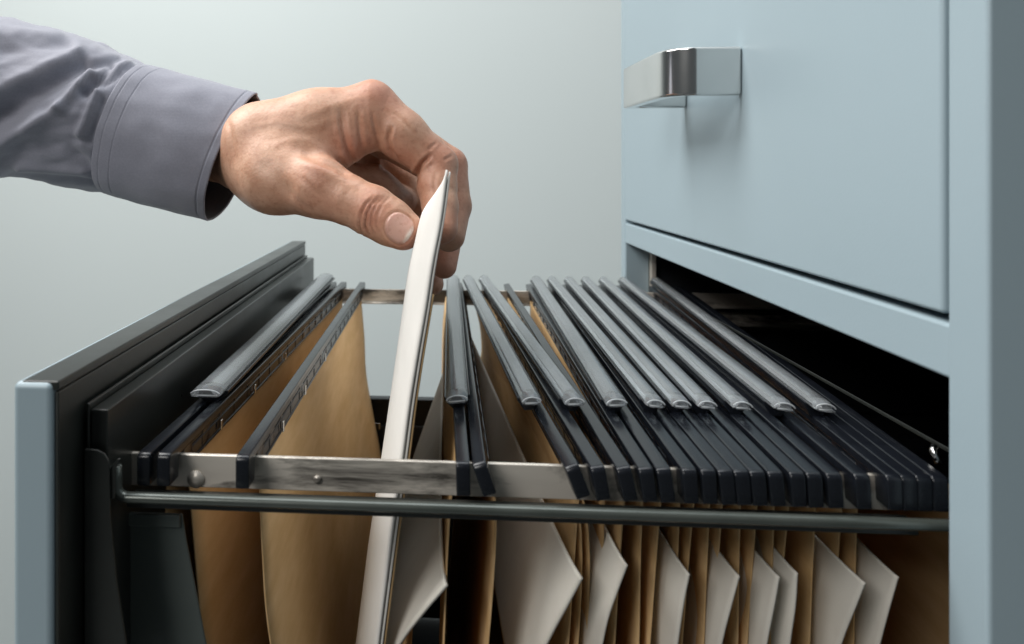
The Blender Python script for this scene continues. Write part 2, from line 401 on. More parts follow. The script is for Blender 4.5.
def label_holder(parent, pn, pf, w=.0118, tiltdeg=0, yn=.040, yf=.380, zo=.0052):
    xn = aY(pn, 396, yn).x; xf = aY(pf, 279, yf).x
    ta = math.radians(tiltdeg); w_ = w; w = w*.84
    def P(u, x, z):
        y = lerp(yn, yf, u); X = lerp(xn, xf, u)
        return (X + x*math.cos(ta) + z*math.sin(ta), y, ZB+zo + z*math.cos(ta) - x*math.sin(ta))
    prof = [(-w/2, .0004)]
    for k in range(13):
        a = -1+2*k/12; prof.append((a*(w/2-.0002), .0006+.0022*(1-a*a)**.62))
    prof += [(w/2, .0004)]
    prof += [(w/2, -.0008), (w/2-.0015, -.0016), (-w/2+.0015, -.0016), (-w/2, -.0008)]
    bm = bmesh.new(); NU = 24; rings = []
    for i in range(NU+3):
        if i < 2: u = (i)*.010; sq = .55 if i == 0 else 1   # sloping crystal-like cut end
        else: u = .020+(1-.020)*(i-2)/NU; sq = 1
        rings.append([bm.verts.new(P(u, x*(sq if z > -.0005 else .97), z*(sq**.6))) for x, z in prof])
    for A, B in zip(rings, rings[1:]):
        for k in range(len(prof)): bm.faces.new((A[k], A[(k+1) % len(prof)], B[(k+1) % len(prof)], B[k]))
    bm.faces.new(rings[0]); bm.faces.new(rings[-1][::-1])
    lh = fin(bm, 'label_holder', M['clear'], parent)
    e = lh.modifiers.new('edge', 'EDGE_SPLIT'); e.split_angle = math.radians(35)
    bm = bmesh.new()
    def G(u, v): return P(.028+u*.962, (v-.5)*(w-.0030), .0012+.0006*(1-(2*v-1)**2))
    grid(bm, G, 16, 6); fin(bm, 'label_card', M['card'], lh, solid=.0003)
    bm = bmesh.new()        # highlight of the clear cut end, put in as a pale rim
    for uu, ss in ((.0, .62),):
        tube(bm, [P(uu, q[0]*(.96 if ss < 1 else .99), q[1]*ss+(.0001)) for q in prof[:15]], .00030 if ss < 1 else .00022, 6)
    tube(bm, [P(0, -w/2+.0012, -.0004), P(0, w/2-.0012, -.0004)], .0003, 6)
    fin(bm, 'label_glint', M['rim'], lh)
    # black tray under the clear cover
    bm = bmesh.new()
    a = []
    for u in (.024, 1.0):
        a.append([bm.verts.new(P(u, x, z)) for x, z in ((-w_/2-.0001, -.0004), (-w_/2, -.0019), (-.0022, -.0058), (.0022, -.0058), (w_/2, -.0019), (w_/2+.0001, -.0004), (w/2-.0001, -.0006), (w/2-.0012, -.0018), (-w/2+.0012, -.0018), (-w/2+.0001, -.0006))])
    for k in range(10): bm.faces.new((a[0][k], a[0][(k+1) % 10], a[1][(k+1) % 10], a[1][k]))
    bm.faces.new(a[0]); bm.faces.new(a[1][::-1])
    fin(bm, 'label_tray', M['plastic'], parent, bevel=.0003)
    return lh
def xn(px): return aY(px, 463, YB0).x
def xfar(px): return aY(px, 280, YB1).x
R0 = 3
# (name of file, bars[(near px, far x, roll)], label (near px, far px, tilt), label text)
GRP = 'hanging files in the open drawer'
files = [
 dict(b=[(143, -.090, 0), (163, -.0815, 0)], l=(205, 326, 0, .0150), t='hanging file nearest the drawer front, wide clear label strip over its paired black bars'),
 dict(b=[(242, -.0655, 0)], l=None, t='lone black-barred hanging file with a big tan kraft sheet, left of the lifted white folder'),
 dict(b=[(463, .0085, 1), (479, .0165, 19)], l=(457, 453, -6, .0105), t='hanging file next right of the lifted white folder, its bars spread in a V'),
 dict(b=[(572, .0240, 21)], l=(532, 468, -4, .0092), t='hanging file whose clear label strip is second after the lifted white folder'),
 dict(b=[(598, .0370, 10), (624, .0560, 12)], l=(575, 484, -3, .0092), t='hanging file with an uncovered black bar running beside its clear label strip'),
 dict(b=[(646, .0745, 8), (664, .0840, 8)], l=(617, 536, -3, .0098), t='hanging file right of the wedge of tan paper showing between bars'),
 dict(b=[(690, .0930, 3), (709, .0985, 3)], l=(656, 552, 4, .0086), t='hanging file with the first of three label strips lying edge to edge'),
 dict(b=[(726, .1045, 6), (742, .1110, 5)], l=(682, 569, 4, .0086), t='hanging file with the middle of three label strips lying edge to edge'),
 dict(b=[(758, .1180, 5), (776, .1270, 5)], l=(708, 586, 4, .0086), t='hanging file with the last of three label strips lying edge to edge'),
 dict(b=[(798, .1340, 3), (815, .1410, 3)], l=(743, 604, 5, .0090), t='hanging file whose label strip is third from the cabinet opening'),
 dict(b=[(835, .1490, 3), (863, .1570, 3)], l=(785, 624, 6, .0096), t='hanging file whose label strip is second from the cabinet opening'),
 dict(b=[(895, .1760, 2), (910, .1830, 2)], l=(826, 656, 6, .0092), t='hanging file whose clear label strip is the last, nearest the cabinet opening'),
 dict(b=[(925, .1910, 1), (941, .1980, 1)], l=None, t='black-barred hanging file deepest in the drawer, shaded inside the cabinet opening'),
]
zb_ = -.37
for fi, fd in enumerate(files):
    bx = [(xn(p_), xf_, rl_) for p_, xf_, rl_ in fd['b']]
    root = tag(empty('hanging_file', (bx[0][0], YB0, ZB)), fd['t'], 'hanging file', GRP)
    for a, b_, c_ in bx: bar(root, a, b_, c_)
    if fi < 2: clips(root, bx[-1][0], bx[-1][1], 0, (0.6, 1.9, 3.5))
    l = fd['l']
    if l: label_holder(root, l[0], l[1], l[3], l[2])
    zt_ = ZB-.009
    if fi == 0:
        L_ = [(zt_, bx[0][0], bx[0][1]), (-.2, bx[0][0]-.002, bx[0][1]), (-.3, -.093, -.083), (zb_+.01, -.088, -.079)]
        R_ = [(zt_, bx[1][0], bx[1][1]), (-.178, bx[1][0]+.006, bx[1][1]+.004), (-.25, -.083, -.068), (-.32, -.0815, -.068), (zb_, -.084, -.074)]
    elif fi == 1:
        L_ = [(zt_, bx[0][0], bx[0][1]), (-.145, bx[0][0]+.0012, bx[0][1]+.003), (-.178, bx[0][0]+.004, -.0605), (-.238, -.052, -.0495), (-.31, -.040, -.038), (zb_, -.030, -.028)]
        R_ = [(-.300, -.018, -.016), (-.33, -.020, -.020), (zb_, -.026, -.025)]
    else:
        sh = -.016 if fi > 3 else (-.006 if fi > 2 else .0)
        xa, xb = bx[0], bx[-1]
        two = len(bx) > 1
        so = .0 if two else .0012
        kx = lambda b_: math.tan(math.radians(b_[2]))*.010
        e2 = .001 if two else 0
        L_ = [(zt_, xa[0]-so+kx(xa), xa[1]-so), (-.145, xa[0]-so+kx(xa)+sh*.12-e2, xa[1]-so-e2), (-.20, xa[0]+sh*.35+kx(xa)-e2, xa[1]+sh*.35-e2), (-.30, xa[0]+sh*.8, xa[1]+sh*.8), (zb_+.01, (xa[0]+xb[0])/2+sh-.001, (xa[1]+xb[1])/2+sh-.001)]
        R_ = [(zt_, xb[0]+so+kx(xb), xb[1]+so), (-.145, xb[0]+so+kx(xb)+sh*.08, xb[1]+so+.001), (-.20, xb[0]+.001+sh*.28+kx(xb), xb[1]+sh*.3), (-.30, xb[0]+sh*.8, xb[1]+sh*.8), (zb_+.01, (xa[0]+xb[0])/2+sh+.002, (xa[1]+xb[1])/2+sh+.002)]
        if fi == 2:
            # slack pocket: its left side hangs clear of the near end
            L_ = [(zt_, xa[0]-.001, xa[1]-.003), (-.13, .0045, .003), (-.16, .0030, .002), (-.22, .0015, .001), (-.30, .001, .001), (zb_+.01, .006, .004)]
            R_ = [(zt_, xb[0]+.0045, xb[1]), (-.13, xb[0]+.0085, xb[1]+.002), (-.17, xb[0]+.0070, xb[1]+.001), (-.24, xb[0]+.001, xb[1]-.002), (zb_+.01, .008, .006)]
    if fi == 3:
        L_ = [(zt_, xa[0]+.003, xa[1]+.003), (-.13, xa[0]+.009, xa[1]+.009), (-.16, xa[0]+.010, xa[1]+.011), (-.22, xa[0]+.006, xa[1]+.008), (zb_+.01, .040, .030)]
        R_ = [(zt_, xa[0]+.005, xa[1]+.005), (-.13, xa[0]+.0115, xa[1]+.0115), (-.16, xa[0]+.013, xa[1]+.014), (-.22, xa[0]+.010, xa[1]+.012), (zb_+.01, .043, .033)]
    if fi == 12:
        R_ = [(zt_, xb[0]+.001, xb[1]), (-.1125, .181, .20), (-.13, .193, .205), (-.17, .198, .21), (-.24, .198, .21), (zb_+.01, .17, .19)]
    pocket(root, L_, R_, YN=.0125 if fi < 2 else (.026 if fi < 5 or fi == 12 else .019), wob=.0004 if fi < 2 else .0008, sd=fi*1.7)
# ------------------------------------------------------------------ papers in the files
def paper(name, corner, top_far, near_pts, far_dx, mat, label, cat, thick=.0009, group=None, curl=.0):
    """near_pts: corner then points down the near edge (px,py,Y). top edge runs back from the corner to top_far (x,y,z)"""
    K = [aY(*q) for q in ([corner]+near_pts)]
    tf = Vector(top_far)
    def near(v):
        t = v*(len(K)-1); i = min(int(t), len(K)-2); k = t-i
        P = [K[max(0, i-1)], K[i], K[i+1], K[min(len(K)-1, i+2)]]
        a, b, c, d = P
        if i == 0: a = b*2-c
        return .5*((2*b)+(c-a)*k+(2*a-5*b+4*c-d)*k*k+(3*b-a-3*c+d)*k**3)
    zl_ = K[-1].z
    def f(u, v):
        u = u*u*.7+u*.3
        n_ = near(v); far = Vector((tf.x + far_dx*v, tf.y, lerp(tf.z, zl_, v)))
        x = n_.lerp(far, u); x.x += curl*math.sin(math.pi*u)*(.4+.6*v) - .0034*(1-math.exp(-u*24))*(1-u)*(.5+.5*min(1, v*2.5))
        return x
    bm = bmesh.new(); grid(bm, f, 44, 30)
    o = fin(bm, name, mat, None, solid=thick)
    return tag(o, label, cat, group)
PG = 'papers standing in the hanging files'
paper('document', (447, 585, .018), (.004, .30, -.150), [(424, 612, .020), (400, 644, .024), (376, 690, .032)], -.020, M['page'],
      'grey-white card fanned open at the right of the lifted white folder, corner below the rail', 'document', .0012, PG, -.004)
paper('document', (582, 578, .004), (.0235, .33, -.131), [(566, 608, .010), (547, 644, .018), (522, 700, .030)], .0, M['page'],
      'broad grey-white sheet with a pointed corner, widest of those below the rail', 'document', .0009, PG, .0)
data = [((627, 565, .003), [(617, 592, .006), (606, 626, .010), (594, 690, .018)], .064, 'narrow page whose corner pokes out just right of the broad grey-white sheet'),
        ((689, 574, .003), [(684, 600, .005), (678, 640, .009), (670, 700, .016)], .090, 'slim page sliver whose corner is fourth from the left below the rail'),
        ((739, 576, .003), [(731, 606, .005), (722, 642, .009), (711, 700, .016)], .109, 'slim page whose corner is fifth from the left below the rail'),
        ((779, 577, .003), [(774, 606, .005), (767, 642, .009), (758, 700, .016)], .122, 'page paired closely with a narrower one at its right below the rail'),
        ((797, 573, .003), [(795, 606, .005), (790, 642, .008), (783, 700, .015)], .134, 'narrowest page, close behind a wider one in front of the large right-hand sheet'),
        ((865, 583, .000), [(856, 606, .004), (842, 642, .011), (824, 700, .020)], .150, 'large page with a pointed corner, second from the cabinet stile'),
        ((898, 577, .002), [(890, 606, .005), (880, 644, .011), (866, 700, .020)], .180, 'last page before the cabinet stile, grey with a sharp corner')]
for c_, nn, xf_, lb in data:
    paper('document', c_, (xf_, .34, aY(*c_).z+.004), nn, -.01, M['page'], lb, 'document', .0007, PG, -.001)
# ------------------------------------------------------------------ the lifted white folder
NE = [(447, 170), (441, 220), (436, 245), (432, 262), (427, 300), (418, 350), (409, 405), (402, 460), (391, 540), (378, 644), (367, 735)]
LE = [(445, 172), (422, 208), (418, 235), (410, 262), (405, 300), (398, 350), (390, 405), (382, 460), (370, 540), (357, 644), (346, 735)]
def interp(tab, y):
    if y <= tab[0][1]: return tab[0][0]
    for (a, ya), (b, yb) in zip(tab, tab[1:]):
        if y <= yb: return a+(b-a)*(y-ya)/(yb-ya)
    return tab[-1][0]
_raw = interp
def interp(tab, y): return sum(_raw(tab, min(max(y+q*5, 170), 735)) for q in range(-4, 5))/9 if y > 182 else _raw(tab, y)*.5+.5*sum(_raw(tab, max(170, y+q)) for q in range(-8, 9))/17
Y0 = .022; YM = .078
def folder_pt(u, v, off=0.0):
    py = 170 + (735-170)*v
    n_ = aY(interp(NE, py), py, Y0)
    # bulge: where the surface turns away, at depth YM, it lines up with the left outline measured there
    sm = aY(interp(NE, py), py, YM).z
    pyM = py
    zM = n_.z
    # pixel row of the same height at depth YM
    rowM = PY - zM*F/((YM+D0))
    mx_ = aY(interp(LE, max(172, rowM)), rowM, YM).x if rowM > 172 else n_.x-.001
    y = Y0 + u*.30
    k = (y-Y0)/(YM-Y0)
    g = mx_-n_.x
    if k <= 1: x = n_.x + g*math.sin(k*math.pi/2)**1.0
    else:
        kk = (y-YM)/(Y0+.30-YM)
        rowF = PY - n_.z*F/(Y0+.30+D0)
        xf_ = aY(interp(NE, max(170, rowF))-15, rowF, Y0+.30).x
        x = lerp(mx_, xf_, kk*kk*(3-2*kk)*.6+kk*.4)
    z = n_.z
    return Vector((x+off, y, z))
def leaf(off, cut, trim):
    def f(u, v):
        # upper corner is cut on a slant: the upper rows start lower the farther back they are
        drop = cut(u)
        vv = drop + (1-drop)*v
        p_ = folder_pt(u, vv, 0); p_.x += off*(1+.3*min(1, max(0, (vv-.12)*3))); p_.y += trim
        return p_
    bm = bmesh.new(); grid(bm, f, 60, 70); return bm
def cutf(u):
    y = u*.30
    zf = .36*y if y < .05 else .018 + .12*(y-.05)
    return zf/.205
wf = fin(leaf(0, cutf, 0), 'white_folder', M['white'], None, solid=.0009)
tag(wf, 'white card folder being lifted out of the drawer between thumb and fingers', 'folder')
fin(leaf(.0012, lambda u: cutf(u)+.003, .0004), 'back_cover', M['white'], wf, solid=.0007)
fin(leaf(.0021, lambda u: cutf(u)+.22, .0006), 'kraft_backing', M['backing'], wf, solid=.0006)
#HAND
# ------------------------------------------------------------------ hand (one continuous surface from blended bones)
RES = .00065
pts_all = []
def P3(q): return np.array(aY(q[0], q[1], q[2]))
lo = np.array([-.26, .055, -.090]); hi = np.array([.030, .235, .062])
N = np.ceil((hi-lo)/RES).astype(int)
gx = [lo[i]+RES*np.arange(N[i]) for i in range(3)]
def field(): return np.full(tuple(N), .05, dtype=np.float32)
def cone(a, b, ra, rb, fld, k):
    """smooth-union a tapered capsule into fld"""
    mg = max(ra, rb)+k*1.5+.004
    mn = np.minimum(a, b)-mg; mxx = np.maximum(a, b)+mg
    s = [slice(max(0, int((mn[i]-lo[i])/RES)), max(0, min(N[i], int((mxx[i]-lo[i])/RES)+1))) for i in range(3)]
    if any(q.start >= q.stop for q in s): return
    X = gx[0][s[0]][:, None, None]-a[0]; Y = gx[1][s[1]][None, :, None]-a[1]; Z = gx[2][s[2]][None, None, :]-a[2]
    ba = b-a; L2 = float(ba@ba)+1e-12
    t = np.clip((X*ba[0]+Y*ba[1]+Z*ba[2])/L2, 0, 1)
    d = np.sqrt((X-t*ba[0])**2+(Y-t*ba[1])**2+(Z-t*ba[2])**2) - (ra+(rb-ra)*t)
    o = fld[tuple(s)]
    if k > 0:
        h = np.maximum(k-np.abs(o-d), 0)/k
        fld[tuple(s)] = np.minimum(o, d)-h*h*k*.25
    else: fld[tuple(s)] = np.minimum(o, d)
def chain(fld, pts, k):
    for a, b in zip(pts, pts[1:]): cone(P3(a), P3(b), a[3]/1000, b[3]/1000, fld, k)
def merge(A, B, k):
    h = np.maximum(k-np.abs(A-B), 0)/k
    return np.minimum(A, B)-h*h*k*.25
def groove(fld, pts, r, depth):
    """press a soft crease along a line on the skin"""
    for a, b in zip(pts, pts[1:]):
        a3, b3 = P3(a), P3(b); mg = r*3
        mn = np.minimum(a3, b3)-mg; mxx = np.maximum(a3, b3)+mg
        s = tuple(slice(max(0, int((mn[i]-lo[i])/RES)), min(N[i], int((mxx[i]-lo[i])/RES)+1)) for i in range(3))
        X = gx[0][s[0]][:, None, None]-a3[0]; Y = gx[1][s[1]][None, :, None]-a3[1]; Z = gx[2][s[2]][None, None, :]-a3[2]
        ba = b3-a3; t = np.clip((X*ba[0]+Y*ba[1]+Z*ba[2])/(float(ba@ba)+1e-12), 0, 1)
        d2 = (X-t*ba[0])**2+(Y-t*ba[1])**2+(Z-t*ba[2])**2
        g = depth*np.exp(-d2/(r*r))
        fld[s] = np.maximum(fld[s], fld[s]+g) if depth > 0 else fld[s]+g
palm = field()
chain(palm, [(-40, 90, .160, 24), (120, 126, .158, 21), (222, 146, .152, 19), (268, 150, .128, 19.5), (300, 140, .116, 17)], .006)
chain(palm, [(-40, 86, .174, 24), (120, 120, .172, 20), (222, 140, .168, 17.5), (264, 140, .160, 17.5)], .012)
chain(palm, [(262, 141, .118, 19.5), (320, 124, .119, 15.5), (372, 111, .121, 13)], .012)      # index metacarpal
chain(palm, [(262, 138, .140, 17.5), (366, 112, .146, 12.5)], .012)
chain(palm, [(262, 142, .160, 16), (356, 120, .170, 12)], .012)
chain(palm, [(258, 150, .175, 14), (342, 134, .190, 11)], .012)
chain(palm, [(246, 158, .136, 17), (276, 177, .106, 16), (318, 187, .094, 13.6)], .012)          # thenar
chain(palm, [(275, 178, .125, 17), (325, 168, .130, 11.5)], .012)
chain(palm, [(305, 158, .112, 13), (344, 142, .115, 9), (364, 132, .118, 8)], .009)              # web
chain(palm, [(325, 178, .150, 14), (372, 192, .170, 12), (402, 202, .182, 9)], .012)      # palm heel closing the hollow
thumb = field()
chain(thumb, [(318, 187, .094, 13.4), (346, 199, .089, 11.4), (372, 211, .086, 11.4), (390, 222, .084, 10.6), (403, 230, .083, 9.3)], .003)
fing = []
f1 = field(); chain(f1, [(374, 111, .121, 13.4), (402, 135, .118, 12.2), (437, 165, .117, 10.3)], .004)
chain(f1, [(437, 165, .117, 10.4), (437, 187, .112, 9.7), (440, 206, .107, 8.8), (441, 228, .101, 8.0)], .0018); fing.append(f1)
f2 = field(); chain(f2, [(366, 112, .146, 12.6), (448, 166, .146, 10.2), (454, 206, .138, 9.0), (449, 236, .126, 8.2)], .002); fing.append(f2)
f3 = field(); chain(f3, [(356, 120, .170, 12), (440, 170, .172, 9.8), (450, 222, .165, 8.4), (444, 266, .150, 6.9)], .002); fing.append(f3)
f4 = field(); chain(f4, [(342, 134, .190, 11), (404, 180, .192, 8.8), (424, 226, .184, 7.6), (432, 284, .168, 6.6)], .002); fing.append(f4)
D = merge(palm, thumb, .007)
for f_ in fing:
    # blended softly at the knuckle, crisp where fingers only touch
    dist = (gx[0]-P3((395, 120, .12))[0])[:, None, None]
    kk = np.clip(.010 - np.maximum(dist+.012, 0)*.9, .0012, .010)
    h = np.maximum(kk-np.abs(D-f_), 0)/kk
    D = np.minimum(D, f_)-h*h*kk*.25
del palm, thumb, fing, f1, f2, f3, f4
# knuckle heads and tendons
def bumpadd(c, r, hgt): groove(D, [c, (c[0]+.1, c[1], c[2])], r, -hgt)
bumpadd((380, 92, .118), .008, .0016); bumpadd((318, 176, .082), .009, .0012); bumpadd((372, 196, .078), .008, .0008)
groove(D, [(262, 150, .098), (300, 168, .092), (330, 178, .084)], .004, -.0009)      # thumb tendon
groove(D, [(268, 168, .088), (288, 190, .084), (300, 205, .090)], .004, .0007)
# thumb nail: a plate set into the skin, with a groove round it
nc = aY(398, 226, .0735)
# frame of the thumb tip
ta_ = (Vector(P3((403, 230, .083)))-Vector(P3((378, 214, .086)))).normalized()
nz_ = Vector((.36, -.90, .05)); nz_ = (nz_-ta_*nz_.dot(ta_)).normalized(); ns_ = nz_.cross(ta_).normalized()
tip_c = Vector(P3((400, 232.5, .0838)))
def surface_nets(D):
    S = D < 0
    n = D.shape
    acc = np.zeros((n[0]-1, n[1]-1, n[2]-1, 3), np.float32); cnt = np.zeros((n[0]-1, n[1]-1, n[2]-1), np.int8)
    offs = [(i, j, k) for i in (0, 1) for j in (0, 1) for k in (0, 1)]
    def sub(A, o): return A[o[0]:n[0]-1+o[0], o[1]:n[1]-1+o[1], o[2]:n[2]-1+o[2]]
    for o in offs:
        for ax in range(3):
            if o[ax]: continue
            o2 = list(o); o2[ax] = 1
            a, b = sub(D, o), sub(D, o2); m_ = sub(S, o) != sub(S, o2)
            idx = np.nonzero(m_); da = a[idx]; db = b[idx]; t = da/(da-db)
            for q in range(3): acc[idx+(np.full(len(idx[0]), q),)] += o[q] + (t if q == ax else 0)
            cnt[idx] += 1
    act = cnt > 0; ids = np.full(act.shape, -1, np.int64); ii = np.nonzero(act); ids[ii] = np.arange(len(ii[0]))
    V = np.stack(ii, 1).astype(np.float32) + acc[ii]/cnt[ii][:, None]
    V = V*RES+lo
    Q = []
    for ax in range(3):
        u, v = (ax+1) % 3, (ax+2) % 3
        s0 = [slice(1, n[i]-1) for i in range(3)]; s1 = list(s0)
        s0[ax] = slice(0, n[ax]-1); s1[ax] = slice(1, n[ax])
        A, B = S[tuple(s0)], S[tuple(s1)]
        for flip in (0, 1):
            m_ = (A & ~B) if not flip else (~A & B)
            idx = list(np.nonzero(m_))
            for i in range(3):
                if i != ax: idx[i] = idx[i]+1
            def g(du, dv):
                j = [idx[0], idx[1], idx[2]]; j[u] = j[u]-du; j[v] = j[v]-dv
                return ids[tuple(j)]
            q = np.stack([g(0, 0), g(1, 0), g(1, 1), g(0, 1)], 1)
            Q.append(q[:, ::-1] if flip else q)
    return V, np.concatenate(Q)
V, Q = surface_nets(D); del D
# keep the main piece only and relax once
me = bpy.data.meshes.new('person'); me.from_pydata(V.tolist(), [], Q.tolist()); me.update()
nV = len(V); nb = np.zeros((nV, 3)); ct_ = np.zeros(nV)
E = np.empty(len(me.edges)*2, np.int32); me.edges.foreach_get('vertices', E); E = E.reshape(-1, 2)
def relax(V, lam):
    s = np.stack([np.bincount(E[:, 0], V[E[:, 1], q], nV)+np.bincount(E[:, 1], V[E[:, 0], q], nV) for q in range(3)], 1)
    c_ = np.bincount(E[:, 0], minlength=nV)+np.bincount(E[:, 1], minlength=nV)
    return V+lam*(s/np.maximum(c_, 1)[:, None]-V)
V = V.astype(np.float64)
for _ in range(3): V = relax(relax(V, .5), -.53)
# skin creases and folds: relief pressed along measured lines on the near side of the hand
me.vertices.foreach_set('co', V.astype(np.float32).ravel()); me.update()
NRM = np.empty(nV*3, np.float32); me.vertices.foreach_get('normal', NRM); NRM = NRM.reshape(-1, 3)
Yc = V[:, 1]+D0; dp_ = -st*V[:, 0]+ct*Yc; rt_ = ct*V[:, 0]+st*Yc
SX = PX+F*rt_/dp_; SY = PY-F*V[:, 2]/dp_
def crease(pts, w, dep, ymax, lip_=.25):
    dmin = np.full(nV, 1e9); tt = np.zeros(nV); n_ = len(pts)-1
    for i, (a, b) in enumerate(zip(pts, pts[1:])):
        vx, vy = b[0]-a[0], b[1]-a[1]; t = np.clip(((SX-a[0])*vx+(SY-a[1])*vy)/(vx*vx+vy*vy), 0, 1)
        d = np.hypot(SX-a[0]-t*vx, SY-a[1]-t*vy); m_ = d < dmin; dmin[m_] = d[m_]; tt[m_] = (i+t[m_])/n_
    fade = np.clip(np.minimum(tt, 1-tt)*5+.25, 0, 1)
    face = np.clip(-NRM[:, 1]*2.5+.3, 0, 1)*(V[:, 1] < ymax)
    g = np.exp(-(dmin/w)**2) - lip_*np.exp(-((dmin-2.1*w)/w)**2)
    return -(NRM*(g*fade*face*dep)[:, None])
dV = np.zeros_like(V)
for k_, (dx, dp) in enumerate(((0, .0009), (5.5, .0013), (10.5, .0009), (16, .0005))):
    dV += crease([(362+dx, 236-k_), (359+dx, 226), (361+dx, 214), (366+dx, 204), (374+dx, 197)], 1.5, dp, .11)
dV += crease([(300, 150), (318, 158), (338, 166), (352, 175)], 5, .0016, .13, .4)
dV += crease([(341, 112), (344, 132), (349, 152), (356, 168)], 3.0, .0015, .15, .40)
dV += crease([(358, 110), (360, 132), (363, 152)], 2.4, .0009, .15, .4)
dV += crease([(372, 112), (376, 132), (380, 148)], 1.8, .0006, .15)
dV += crease([(391, 128), (388, 140), (390, 150), (396, 160)], 2.0, .0016, .15)
dV += crease([(430, 156), (422, 163), (417, 172), (416, 182)], 2.0, .0018, .15)
dV += crease([(436, 143), (428, 150)], 1.5, .0004, .15); dV += crease([(452, 156), (444, 160)], 1.5, .0004, .15)
dV += crease([(300, 176), (310, 186), (322, 198)], 3, .0003, .13); dV += crease([(288, 190), (298, 202), (312, 211)], 3, .0003, .13)
dV += crease([(228, 120), (232, 140), (236, 165)], 2.5, .0004, .14); dV += crease([(350, 186), (345, 198), (340, 210)], 3.5, .0002, .12)
for pl_ in ([(246, 128), (276, 122), (310, 128), (338, 118)], [(262, 150), (290, 140), (318, 138)], [(300, 118), (335, 104), (368, 96)]):
    dV += crease(pl_, 3.4, -.00022, .16, .15)
dV += crease([(392, 112), (402, 120), (414, 134)], 2, .0003, .15); dV += crease([(436, 172), (434, 184), (436, 196)], 2, .0003, .13)
V = V+dV
# nail + colour masks
rel = V-np.array(tip_c); a = rel@np.array(ta_); b_ = rel@np.array(ns_); c_ = rel@np.array(nz_)
wn, ln = .0064, .0060
sq = (np.abs(b_/wn)**2.4 + np.abs((a-.0005)/ln)**2.4)
nail = np.clip((1.0-sq)*4+.3, 0, 1)*(c_ > .0015)
rim = np.exp(-((sq-1.12)/.22)**2)*(c_ > .0015)
nvec = np.array(nz_)
V = V + nvec*(nail*.0005 - rim*.0007)[:, None]
# free edge of the nail projects a touch
edge = nail*np.clip((a-.0060)/.002, 0, 1); V += np.array(ta_)*(edge*.0006)[:, None]
red = np.zeros(nV)
for q, r_, w_ in (((380, 95, .112), .014, .55), ((440, 158, .110), .012, .5), ((372, 212, .076), .010, .55), ((408, 240, .080), .009, .7), ((330, 200, .085), .016, .3),
                  ((440, 230, .10), .014, .5), ((455, 170, .14), .016, .55), ((450, 222, .14), .02, .5), ((444, 266, .15), .018, .6), ((400, 160, .110), .012, .45),
                  ((352, 150, .105), .014, .55), ((318, 178, .082), .010, .3), ((425, 180, .108), .012, .3)):
    d2 = ((V-P3(q))**2).sum(1); red = np.maximum(red, w_*np.exp(-d2/(r_*r_)))
me.vertices.foreach_set('co', V.astype(np.float32).ravel())
for nm, arr in (('red', red), ('nail', nail), ('free_edge', np.clip(nail*1.5, 0, 1)*np.clip((a-.0046-.08*np.abs(b_))/.0010, 0, 1))):
    at_ = me.attributes.new(nm, 'FLOAT', 'POINT'); at_.data.foreach_set('value', arr.astype(np.float32))
for f in me.polygons: f.use_smooth = True
me.update()
hand = link('person', me, M['skin'])
tag(hand, 'hand and forearm in a grey shirt reaching in from the left, pinching the white folder', 'person')
# ------------------------------------------------------------------ sleeve and cuff
AX = [(-260, 40, .150), (-80, 80, .146), (0, 97, .144), (60, 110, .143), (120, 127, .143), (233, 159, .143)]
AXW = [aY(*q) for q in AX]
def axis_raw(s):
    t = s*(len(AXW)-1); i = min(int(t), len(AXW)-2); k = t-i
    a, b, c, d = AXW[max(0, i-1)], AXW[i], AXW[i+1], AXW[min(len(AXW)-1, i+2)]
    return .5*((2*b)+(c-a)*k+(2*a-5*b+4*c-d)*k*k+(3*b-a-3*c+d)*k**3)
_P = [axis_raw(i/400) for i in range(401)]; _L = [0]
for a_, b2_ in zip(_P, _P[1:]): _L.append(_L[-1]+(b2_-a_).length)
def axis(s):
    """the centre line by arc length"""
    g = max(0, min(1, s))*_L[-1]; lo_, hi_ = 0, 400
    while hi_-lo_ > 1:
        m_ = (lo_+hi_)//2
        if _L[m_] <= g: lo_ = m_
        else: hi_ = m_
    return _P[lo_].lerp(_P[hi_], (g-_L[lo_])/(_L[hi_]-_L[lo_]))
def proj(p):
    X, Y, Z = p.x, p.y+D0, p.z
    d = -st*X+ct*Y; r_ = ct*X+st*Y
    return PX+F*r_/d, PY-F*Z/d
def segd(px, py, a, b):
    vx, vy = b[0]-a[0], b[1]-a[1]; t = max(0, min(1, ((px-a[0])*vx+(py-a[1])*vy)/(vx*vx+vy*vy)))
    return math.hypot(px-a[0]-t*vx, py-a[1]-t*vy), t
FOLDS = [  # (a, b, width at a, width at b, height mm at a, at b) ; negative = valley
 ((-60,150), (84,62), 22, 6, -8.5, -4.0), ((-60,118), (78,52), 11, 5, 3.0, 1.6), ((-60,178), (60,108), 10, 6, 4.0, 3.0), ((60,108), (90,72), 6, 4, 3.0, 2.2),
 ((84,92), (112,66), 5, 3.5, -3.5, -2.5), ((92,64), (120,58), 4, 3, -2.4, -1.6), ((96,75), (130,62), 3.5, 3, 1.8, 1.4), ((80,134), (97,92), 4, 3, 2.6, 2.2), ((90,140), (104,100), 4, 3, -2.2, -2.2),
 ((70,150), (98,176), 6, 4, -1.6, -2.0), ((10,178), (98,183), 6, 3, -2.6, -1.6), ((20,168), (95,172), 5, 3, 1.8, 1.2), ((0,50), (70,44), 9, 5, -1.8, -1.2), ((-30,30), (60,34), 7, 5, 1.5, 1.2),
 ((30,130), (78,112), 9, 5, 1.5, 1.0), ((20,152), (76,140), 8, 5, -1.5, -1.0), ((104,84), (120,74), 3, 2.5, -1.6, -1.2)]
